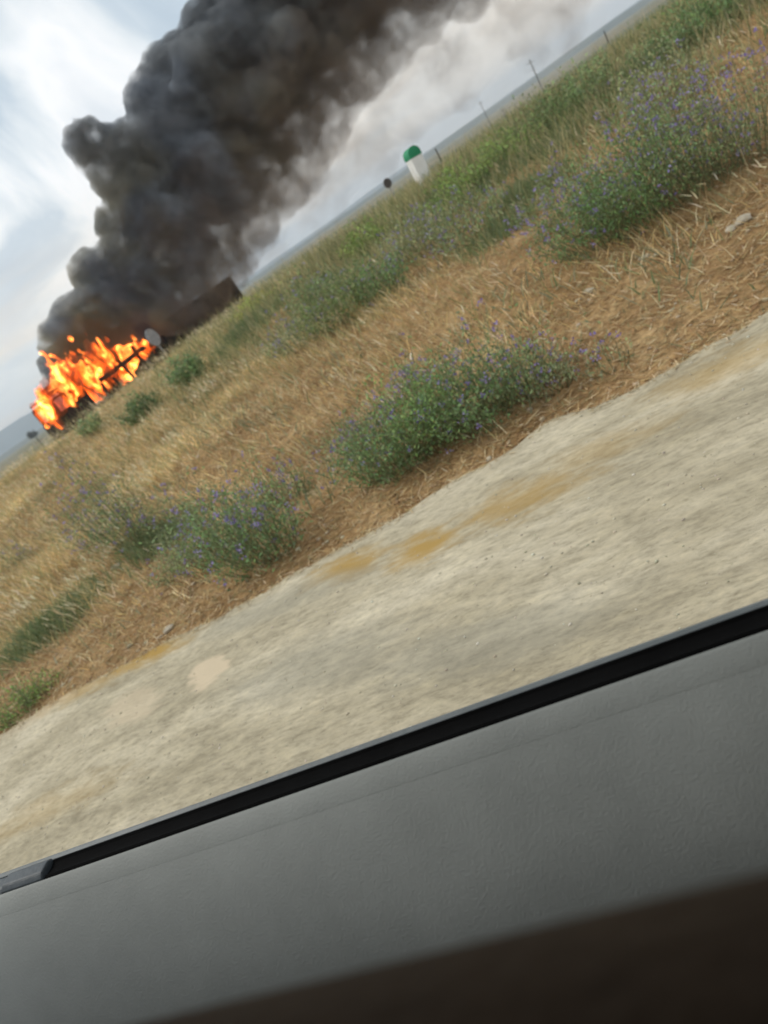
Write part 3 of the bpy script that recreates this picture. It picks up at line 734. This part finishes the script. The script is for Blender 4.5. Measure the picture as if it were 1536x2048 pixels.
# ------------------------------------------------------------------ fire and smoke
def blob_mesh(name, blobs, voxel, disp, material, subs=2, smooth_it=0):
    """blobs: (centre, (rx, ry, rz)); fused by a voxel remesh, then roughened; returns a plain mesh object"""
    import bmesh
    bm = bmesh.new(); bmesh.ops.create_icosphere(bm, subdivisions=subs, radius=1)
    BV = np.array([v.co[:] for v in bm.verts]); BF = np.array([[v.index for v in f.verts] for f in bm.faces]); bm.free()
    V = []; F = []
    for i, (c, r) in enumerate(blobs):
        V.append(BV * np.array(r)[None] + np.array(c)[None]); F.append(BF + i * len(BV))
    o = mesh_np(name, np.concatenate(V), np.concatenate(F), material)
    md = o.modifiers.new('fuse', 'REMESH'); md.mode = 'VOXEL'; md.voxel_size = voxel
    dg = bpy.context.evaluated_depsgraph_get(); dg.update()
    me = bpy.data.meshes.new_from_object(o.evaluated_get(dg)); o.modifiers.clear()
    n = len(me.vertices); co = np.empty(n * 3); me.vertices.foreach_get('co', co); co = co.reshape(-1, 3)
    no = np.empty(n * 3); me.vertices.foreach_get('normal', no); no = no.reshape(-1, 3)
    for (sc_, amp, pw) in disp:
        v = np.array([mnoise.noise(Vector(p) * sc_) for p in co])
        v = (1 - np.abs(v) * 2.2) if pw == 'billow' else v
        co = co + no * (v * amp)[:, None]
        me.vertices.foreach_set('co', co.ravel()); me.update()
        me.vertices.foreach_get('normal', (nn := np.empty(n * 3))); no = nn.reshape(-1, 3)
    me0 = o.data; o.data = me; md = o.modifiers.new('fuse', 'REMESH'); md.mode = 'VOXEL'; md.voxel_size = voxel * .9
    dg = bpy.context.evaluated_depsgraph_get(); dg.update(); me2 = bpy.data.meshes.new_from_object(o.evaluated_get(dg)); o.modifiers.clear(); o.data = me0
    bpy.data.meshes.remove(me); me = me2; n = len(me.vertices)
    import bmesh as _b      # drop pockets enclosed by the hull
    bm = _b.new(); bm.from_mesh(me); seen = set(); kill = []
    for v0 in bm.verts:
        if v0.index in seen: continue
        stack = [v0]; seen.add(v0.index); comp = []
        while stack:
            v = stack.pop(); comp.append(v)
            for e_ in v.link_edges:
                w_ = e_.other_vert(v)
                if w_.index not in seen: seen.add(w_.index); stack.append(w_)
        fs = {f_ for v in comp for f_ in v.link_faces}
        vol = sum(f_.verts[0].co.dot(f_.normal) * f_.calc_area() / 3 for f_ in fs)
        if vol < 0: kill += comp
    _b.ops.delete(bm, geom=kill, context='VERTS'); bm.to_mesh(me); bm.free()
    me.polygons.foreach_set('use_smooth', np.ones(len(me.polygons), bool))
    me.materials.clear(); me.materials.append(material)
    old = o.data; o.data = me; bpy.data.meshes.remove(old); me.name = name
    print(name, 'verts', n)
    return o

def smoke_mat(name, dens, dark, light, scale, thr, film=.02, aniso=0.0, step=.35, warm=None):
    m = bpy.data.materials.new(name); m.use_nodes = True; t = m.node_tree; t.nodes.clear()
    g = t.nodes.new('ShaderNodeNewGeometry')
    n = N(t, 'ShaderNodeTexNoise', Scale=scale, Detail=6.0, Roughness=.65, Distortion=.3); L(t, g.outputs['Position'], n.inputs['Vector'])
    n2 = N(t, 'ShaderNodeTexNoise', Scale=scale * .5, Detail=4.0, Roughness=.6); L(t, g.outputs['Position'], n2.inputs['Vector'])
    d = smooth(t, n.outputs[0], thr[0], thr[1], thr[2] * dens, dens)
    pv = t.nodes.new('ShaderNodeVolumePrincipled')
    L(t, d, pv.inputs['Density'])
    colr = ramp(t, n2.outputs[0], [(.40, dark), (.60, light)])
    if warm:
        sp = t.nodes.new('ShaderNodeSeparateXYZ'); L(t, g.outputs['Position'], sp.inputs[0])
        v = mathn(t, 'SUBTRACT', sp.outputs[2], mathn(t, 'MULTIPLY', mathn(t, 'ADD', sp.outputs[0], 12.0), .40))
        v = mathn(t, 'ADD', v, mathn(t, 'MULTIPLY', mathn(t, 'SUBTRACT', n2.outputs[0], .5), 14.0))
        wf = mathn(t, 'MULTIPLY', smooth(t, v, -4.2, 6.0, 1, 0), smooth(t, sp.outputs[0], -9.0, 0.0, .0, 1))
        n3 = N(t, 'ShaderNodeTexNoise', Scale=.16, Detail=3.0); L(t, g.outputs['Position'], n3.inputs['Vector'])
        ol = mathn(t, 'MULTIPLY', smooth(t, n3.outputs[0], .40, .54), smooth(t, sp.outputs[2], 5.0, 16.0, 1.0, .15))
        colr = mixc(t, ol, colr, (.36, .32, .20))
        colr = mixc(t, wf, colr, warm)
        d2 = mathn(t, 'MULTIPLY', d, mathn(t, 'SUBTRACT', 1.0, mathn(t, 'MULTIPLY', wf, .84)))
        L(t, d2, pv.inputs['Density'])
    L(t, colr, pv.inputs['Color'])
    pv.inputs['Anisotropy'].default_value = aniso
    out = t.nodes.new('ShaderNodeOutputMaterial'); L(t, pv.outputs[0], out.inputs['Volume'])
    tr = t.nodes.new('ShaderNodeBsdfTransparent'); df = N(t, 'ShaderNodeBsdfDiffuse', Color=(*dark, 1))
    mx = t.nodes.new('ShaderNodeMixShader'); mx.inputs[0].default_value = film
    L(t, tr.outputs[0], mx.inputs[1]); L(t, df.outputs[0], mx.inputs[2]); L(t, mx.outputs[0], out.inputs['Surface'])
    return m
PX = 1 / math.hypot(FPX, 529)
def dep(px, py):      # horizontal distance of the plume: drifts a little away as it goes right
    q = (px * .816 - py * .578 + 350)      # along the horizon
    return 46 + max(0, q) * .012
def puffs(lst, sub=14, sr=(.28, .5), seed=1, flat=1.0, off=0):
    rs = np.random.default_rng(seed); out = []
    for (px, py, r) in lst:
        D = dep(px, py) + off; c = np.array(along(px, py, D)[:]); rm_ = r * D * PX
        out.append((c, (rm_ * .92, rm_ * .8 * flat, rm_ * .92)))
        for k in range(sub):
            v = rs.normal(0, 1, 3); v /= np.linalg.norm(v); q = rm_ * (sr[0] + (sr[1] - sr[0]) * rs.random())
            out.append((c + v * rm_ * np.array([.8, .8 * flat, .8]), (q, q, q)))
    return out
FRONTSM = [(352, 628, 26), (385, 612, 30), (415, 588, 30), (330, 640, 22), (445, 560, 24)]
BACKSM = [(130, 745, 30), (170, 720, 36), (215, 700, 36), (262, 690, 34), (300, 675, 30), (120, 720, 24)]
PL = [(118, 705, 20), (125, 672, 26), (148, 650, 32), (165, 690, 34), (190, 628, 40), (240, 612, 54), (300, 608, 60), (225, 660, 44), (290, 655, 44), (345, 612, 54), (380, 640, 36), (330, 660, 34), (420, 590, 36),
      (196, 535, 34), (240, 545, 48), (300, 530, 64), (365, 525, 72), (425, 525, 50), (240, 452, 34), (290, 455, 60), (370, 450, 80), (455, 455, 70), (510, 440, 44), (470, 535, 30), (540, 400, 44),
      (178, 290, 30), (206, 318, 32), (232, 362, 34), (255, 305, 40), (295, 385, 66), (325, 310, 70), (405, 360, 98), (490, 355, 96), (570, 345, 66), (620, 320, 36),
      (300, 212, 38), (345, 230, 68), (326, 146, 28), (375, 150, 56), (435, 220, 104), (535, 230, 108), (620, 235, 74), (670, 215, 36),
      (426, 78, 50), (466, 105, 84), (448, 12, 38), (535, 95, 112), (640, 120, 100), (720, 120, 62), (775, 75, 52), (830, 20, 44), (700, 170, 36),
      (520, -20, 104), (640, -20, 124), (750, -10, 96), (850, -30, 60), (560, -160, 150), (720, -170, 170), (880, -150, 120), (800, -340, 220), (1000, -330, 200)]
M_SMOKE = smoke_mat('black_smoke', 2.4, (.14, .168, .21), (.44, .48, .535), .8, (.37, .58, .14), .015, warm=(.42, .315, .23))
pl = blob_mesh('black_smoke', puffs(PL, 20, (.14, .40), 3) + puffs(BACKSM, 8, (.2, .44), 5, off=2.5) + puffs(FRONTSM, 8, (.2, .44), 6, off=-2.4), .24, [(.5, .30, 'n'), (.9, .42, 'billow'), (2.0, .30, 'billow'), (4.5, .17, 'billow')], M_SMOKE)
tag(pl, 'thick black smoke plume billowing up from the burning lorry', 'smoke', None, 'stuff')
TH = [(500, 505, 44), (570, 460, 54), (625, 400, 60), (690, 330, 62), (740, 280, 70), (800, 210, 84), (860, 150, 92), (930, 80, 90), (990, 20, 90), (1080, -60, 120), (460, 560, 34)]
M_THIN = smoke_mat('brown_smoke', .17, (.12, .07, .035), (.34, .22, .13), .3, (.42, .68, .0), .003)
th = blob_mesh('brown_smoke', puffs(TH, 9, (.25, .5), 8, off=3), .5, [(.4, .5, 'n'), (1.0, .3, 'n')], M_THIN)
tag(th, 'thin brown smoke drifting along the lower side of the black plume', 'smoke', None, 'stuff')
PALE = [(640, 450, 50), (720, 380, 70), (800, 310, 80), (890, 240, 90), (980, 160, 100), (1080, 80, 110), (560, 510, 36)]
M_PALE = smoke_mat('pale_smoke', .022, (.86, .86, .86), (.93, .92, .90), .2, (.35, .62, .12), .005)
ps = blob_mesh('pale_smoke', puffs(PALE, 6, (.3, .5), 11, off=14), .9, [(.3, .6, 'n')], M_PALE)
tag(ps, 'pale grey smoke hanging low over the plain behind the milestone', 'smoke', None, 'stuff')

# flames: tongues leaning with the wind
def flame_mat(name, strength):
    m = bpy.data.materials.new(name); m.use_nodes = True; t = m.node_tree; t.nodes.clear()
    g = t.nodes.new('ShaderNodeNewGeometry'); mp = t.nodes.new('ShaderNodeMapping'); L(t, g.outputs['Position'], mp.inputs[0]); mp.inputs['Scale'].default_value = (1, 1, .5)
    n = N(t, 'ShaderNodeTexNoise', Scale=1.5, Detail=5.0, Roughness=.62, Distortion=1.1); L(t, mp.outputs[0], n.inputs['Vector'])
    e = smooth(t, n.outputs[0], .43, .68, .14, 1.0); e = mathn(t, 'POWER', e, 2.6)
    pv = t.nodes.new('ShaderNodeVolumePrincipled'); pv.inputs['Color'].default_value = (.1, .08, .07, 1)
    pv.inputs['Density'].default_value = 2.0
    L(t, mathn(t, 'MULTIPLY', e, strength), pv.inputs['Emission Strength'])
    L(t, ramp(t, n.outputs[0], [(.42, (1, .05, .003)), (.57, (1, .12, .006)), (.68, (1, .50, .10))]), pv.inputs['Emission Color'])
    out = t.nodes.new('ShaderNodeOutputMaterial'); L(t, pv.outputs[0], out.inputs['Volume'])
    tr = t.nodes.new('ShaderNodeBsdfTransparent'); em = N(t, 'ShaderNodeEmission', Color=(1, .3, .03, 1), Strength=1.0)
    mx = t.nodes.new('ShaderNodeMixShader'); mx.inputs[0].default_value = .04
    L(t, tr.outputs[0], mx.inputs[1]); L(t, em.outputs[0], mx.inputs[2]); L(t, mx.outputs[0], out.inputs['Surface'])
    return m
FL = [(82, 822, 11), (88, 838, 10), (97, 852, 8), (106, 826, 14), (222, 782, 12), (205, 798, 10), (180, 806, 12), (245, 772, 10), (262, 752, 10), (150, 842, 8), (275, 700, 12), (120, 758, 14), (98, 790, 12), (310, 692, 8), (100, 835, 12), (108, 842, 10), (95, 812, 14), (118, 812, 18), (122, 852, 8), (142, 812, 18), (92, 800, 9), (95, 822, 9), (108, 790, 15), (115, 830, 12), (126, 848, 9), (105, 770, 14), (130, 800, 18), (125, 770, 18), (140, 750, 20), (150, 780, 20), (135, 832, 12), (150, 825, 12), (165, 812, 12),
      (170, 760, 20), (165, 735, 14), (185, 775, 18), (190, 745, 18), (185, 715, 16), (195, 695, 15), (205, 720, 20), (215, 745, 22), (215, 780, 14), (230, 755, 18), (240, 730, 20), (250, 755, 12), (260, 730, 18), (270, 715, 14),
      (285, 708, 15), (290, 690, 11), (300, 700, 11), (250, 705, 12), (175, 790, 16), (195, 790, 12), (228, 768, 12), (120, 740, 12), (145, 715, 10), (110, 715, 6), (165, 637, 3.6), (141, 678, 5), (150, 690, 4)]
fb = []
rs = np.random.default_rng(4)
for (px, py, r) in FL:
    D = 42.2 + (px - 100) * .021; c = np.array(along(px, py, D)[:]); q = r * D * PX
    fb.append((c, (q * .8, q * .7, q * .9)))
    for k in range(9):
        v = rs.normal(0, .75, 3); v[2] = abs(v[2]) * 1.25
        fb.append((c + v * q, (q * .26, q * .26, q * (.45 + .6 * rs.random()))))
M_FLAME = flame_mat('fire', 36.0)
fo = blob_mesh('flames', fb, .10, [(2.2, .20, 'n'), (5, .12, 'n')], M_FLAME)
tag(fo, 'bright orange and yellow flames engulfing the lorry', 'fire', None, 'stuff')

# ------------------------------------------------------------------ the car the photograph is taken from
car = empty('passenger_car', (0, 0, 0), math.atan2(DT[1], DT[0]))      # local x = forward (t), local y = -s
tag(car, 'car interior with grey door panel and black window seal in the foreground', 'car')
EZ = EYE.z
M_PANEL = noisy('grey_plastic', (.215, .226, .212), (.285, .298, .28), 7, .6, .35, 420, .35, dist=.0012)
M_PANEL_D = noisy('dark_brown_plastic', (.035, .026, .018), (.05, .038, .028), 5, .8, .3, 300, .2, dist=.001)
M_RUBBER = noisy('black_rubber', (.003, .003, .003), (.005, .005, .005), 20, .9, .05, spec=.05)
M_BELT = noisy('grey_trim', (.13, .15, .155), (.18, .20, .205), 12, .5, .1)
M_CLIP = noisy('dark_clip', (.045, .055, .062), (.075, .09, .10), 30, .45, .1)
M_HEAD = noisy('headliner', (.30, .29, .27), (.36, .35, .33), 8, .95, .1)
M_PAINT = noisy('car_paint', (.30, .31, .32), (.33, .34, .35), 3, .3, .0, spec=.5)
M_SHADE = noisy('shade_brown', (.026, .015, .007), (.038, .023, .011), 30, .95, .3)  # dark brown of the roll that imitates shade low on the door
M_SEAT = noisy('seat_cloth', (.02, .018, .016), (.04, .035, .03), 30, .95, .3)
RISE = .035
def prof_part(name, pts, material, t0=-.62, t1=1.5, n=24, sm=True, bevel=0):
    """closed outline of (s, dz below the eye) swept along the car; everything climbs a little forward"""
    ts = np.linspace(t0, t1, n); V = []; F = []; k = len(pts)
    for tq in ts:
        for (s_, dz) in pts: V.append((tq, -s_, EZ + dz + RISE * tq))
    for i in range(n - 1):
        for j in range(k): F.append((i * k + j, i * k + (j + 1) % k, (i + 1) * k + (j + 1) % k, (i + 1) * k + j))
    q = MB(); q.add(V, F + [tuple(range(k)), tuple(range((n - 1) * k, n * k))]); return q.build(name, material, car, sm)
def arc(c, r, a0, a1, n=6): return [(c[0] + r * math.cos(R(a)), c[1] + r * math.sin(R(a))) for a in np.linspace(a0, a1, n)]
# visible ledge (from the seal inwards), then the slope, then the turn to the vertical
ledge = [(.4475, -.3935), (.4455, -.3915), (.442, -.3925), (.4285, -.4048)]
slope = [(.4286, -.4049)] + [(.4230, -.4094), (.411, -.4197), (.398, -.433), (.386, -.4465), (.374, -.461), (.363, -.476), (.3535, -.4915), (.346, -.507), (.341, -.522), (.338, -.538), (.3365, -.56), (.336, -.60)]
back = [(.36, -.56), (.45, -.56), (.46, -.42)]
prof_part('upper_ledge', ledge + [(.4285, -.43), (.4475, -.43)], M_PANEL)
prof_part('door_panel', slope + [(.35, -.61), (.45, -.61), (.4475, -.4315), (.43, -.4315)], M_PANEL)
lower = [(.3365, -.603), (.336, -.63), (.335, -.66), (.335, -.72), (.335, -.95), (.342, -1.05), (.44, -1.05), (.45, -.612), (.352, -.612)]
prof_part('lower_panel', lower, M_PANEL_D)  # dark brown puts the shade of the lower door into its colour
prof_part('window_seal', [(.4485, -.400), (.4485, -.3925), (.4505, -.3912), (.454, -.393), (.461, -.3935), (.4665, -.3925), (.4685, -.3905), (.4700, -.391), (.4705, -.400)], M_RUBBER, -.62, .735)
prof_part('belt_trim', [(.4715, -.42), (.4712, -.3915), (.4745, -.3900), (.479, -.3922), (.4815, -.397), (.4815, -.42)], M_BELT, -.62, 1.5)
prof_part('outer_door', [(.4825, -.405), (.495, -.42), (.52, -.60), (.52, -.85), (.49, -1.08), (.475, -1.08), (.475, -.425)], M_PAINT)
# moulded end of the seal and its guide
q = MB(); q.prism([(-.447, EZ - .400), (-.447, EZ - .3905), (-.452, EZ - .3865), (-.466, EZ - .386), (-.471, EZ - .389), (-.471, EZ - .400)], .737, .80, fn=lambda v: (v[0], v[1], v[2] + RISE * v[0]))
q.build('seal_end', M_CLIP, car, bevel=.002)
q = MB(); q.prism([(-.4475, EZ - .402), (-.4475, EZ - .393), (-.4535, EZ - .3895), (-.466, EZ - .389), (-.4705, EZ - .392), (-.4705, EZ - .402)], .802, 1.5, fn=lambda v: (v[0], v[1], v[2] + RISE * v[0]))
q.build('mirror_base', M_CLIP, car, bevel=.002)
# shell around the camera: roof, pillars, far side, floor, dashboard, seat
def bx(name, c, d, material, M=None, bev=.01):
    q = MB(); q.box((c[0], -c[1], EZ + c[2]), (d[0], d[1], d[2])); return q.build(name, material, car, bevel=bev)
bx('roof', (-.35, -.42, .40), (2.3, 1.55, .05), M_HEAD)
bx('pillar', (-.75, .46, -.02), (.16, .06, .80), M_PAINT)
for ya, yb in ((-.47, -.33), (1.32, 1.16)): q = MB(); q.tube([(1.55, ya, EZ - .33), (.82, yb, EZ + .40)], .035, 6); q.build('windscreen_pillar', M_PAINT, car)
bx('far_door', (.1, -1.32, -.45), (3.0, .1, 1.25), M_PANEL_D)  # far side built up higher to keep window light off the door panel
bx('rear_panel', (-1.50, -.42, -.30), (.08, 1.7, 1.4), M_PANEL_D)
bx('far_pillar', (-.75, -1.27, -.02), (.16, .06, .80), M_PAINT)
bx('rear_side', (-1.13, .46, -.02), (.68, .06, .80), M_PAINT)
bx('floor_pan', (.1, -.42, -1.08), (3.2, 1.75, .05), M_PANEL_D)
bx('dashboard', (1.35, -.42, -.74), (.5, 1.65, .45), M_PANEL_D, bev=.05)
bx('bonnet', (2.1, -.42, -.74), (1.1, 1.75, .5), M_PAINT, bev=.08)
bx('seat_cushion', (.15, -.02, -.80), (.55, .50, .18), M_SEAT, bev=.05)
q = MB(); q.tube([(-.32, -.02, EZ - .16), (-.2, -.038, EZ - .147), (0, -.040, EZ - .145), (.25, -.040, EZ - .138), (.4, -.036, EZ - .15)], [.03, .05, .05, .05, .03], 20); q.build('shade_roll', M_SHADE, car, True)  # dark roll added close to the lens, stands in for soft shade on the door
bx('seat_back', (-.32, -.02, -.38), (.14, .5, .72), M_SEAT, bev=.05)
bx('centre_console', (.2, -.42, -.80), (1.2, .2, .35), M_PANEL_D, bev=.03)
for x in (1.9, -1.1):
    for y in (.40, -1.24):
        q = MB(); prof = [(.19, -.09), (.29, -.10), (.315, -.07), (.315, .07), (.29, .10), (.19, .09)]; nn = 24; V = []; F = []; k = len(prof)
        for a in range(nn):
            ca, sa = math.cos(a * 2 * math.pi / nn), math.sin(a * 2 * math.pi / nn)
            V += [(x + ca * r_, -y + w_, .335 + sa * r_) for r_, w_ in prof]
        for a in range(nn):
            for j in range(k): F.append((a * k + j, a * k + (j + 1) % k, ((a + 1) % nn) * k + (j + 1) % k, ((a + 1) % nn) * k + j))
        q.add(V, F); w_o = q.build('wheel', M_RUBBER, car)
        q = MB(); q.tube([(x, -y - .07, .335), (x, -y + .07, .335)], .19, 16); q.build('rim', M_ZINC, w_o)

# ------------------------------------------------------------------ air
hz_m = bpy.data.materials.new('haze'); hz_m.use_nodes = True; t = hz_m.node_tree; t.nodes.clear()
pv = t.nodes.new('ShaderNodeVolumePrincipled'); pv.inputs['Color'].default_value = (.74, .84, .97, 1); pv.inputs['Density'].default_value = .00030
out = t.nodes.new('ShaderNodeOutputMaterial'); L(t, pv.outputs[0], out.inputs['Volume'])
q = MB(); q.box((0, 2000, 69), (9600, 8000, 144))
hz = q.build('haze', hz_m); tag(hz, kind='stuff'); hz['label'] = 'pale blue haze over the distant plain and hills'; hz['category'] = 'haze'
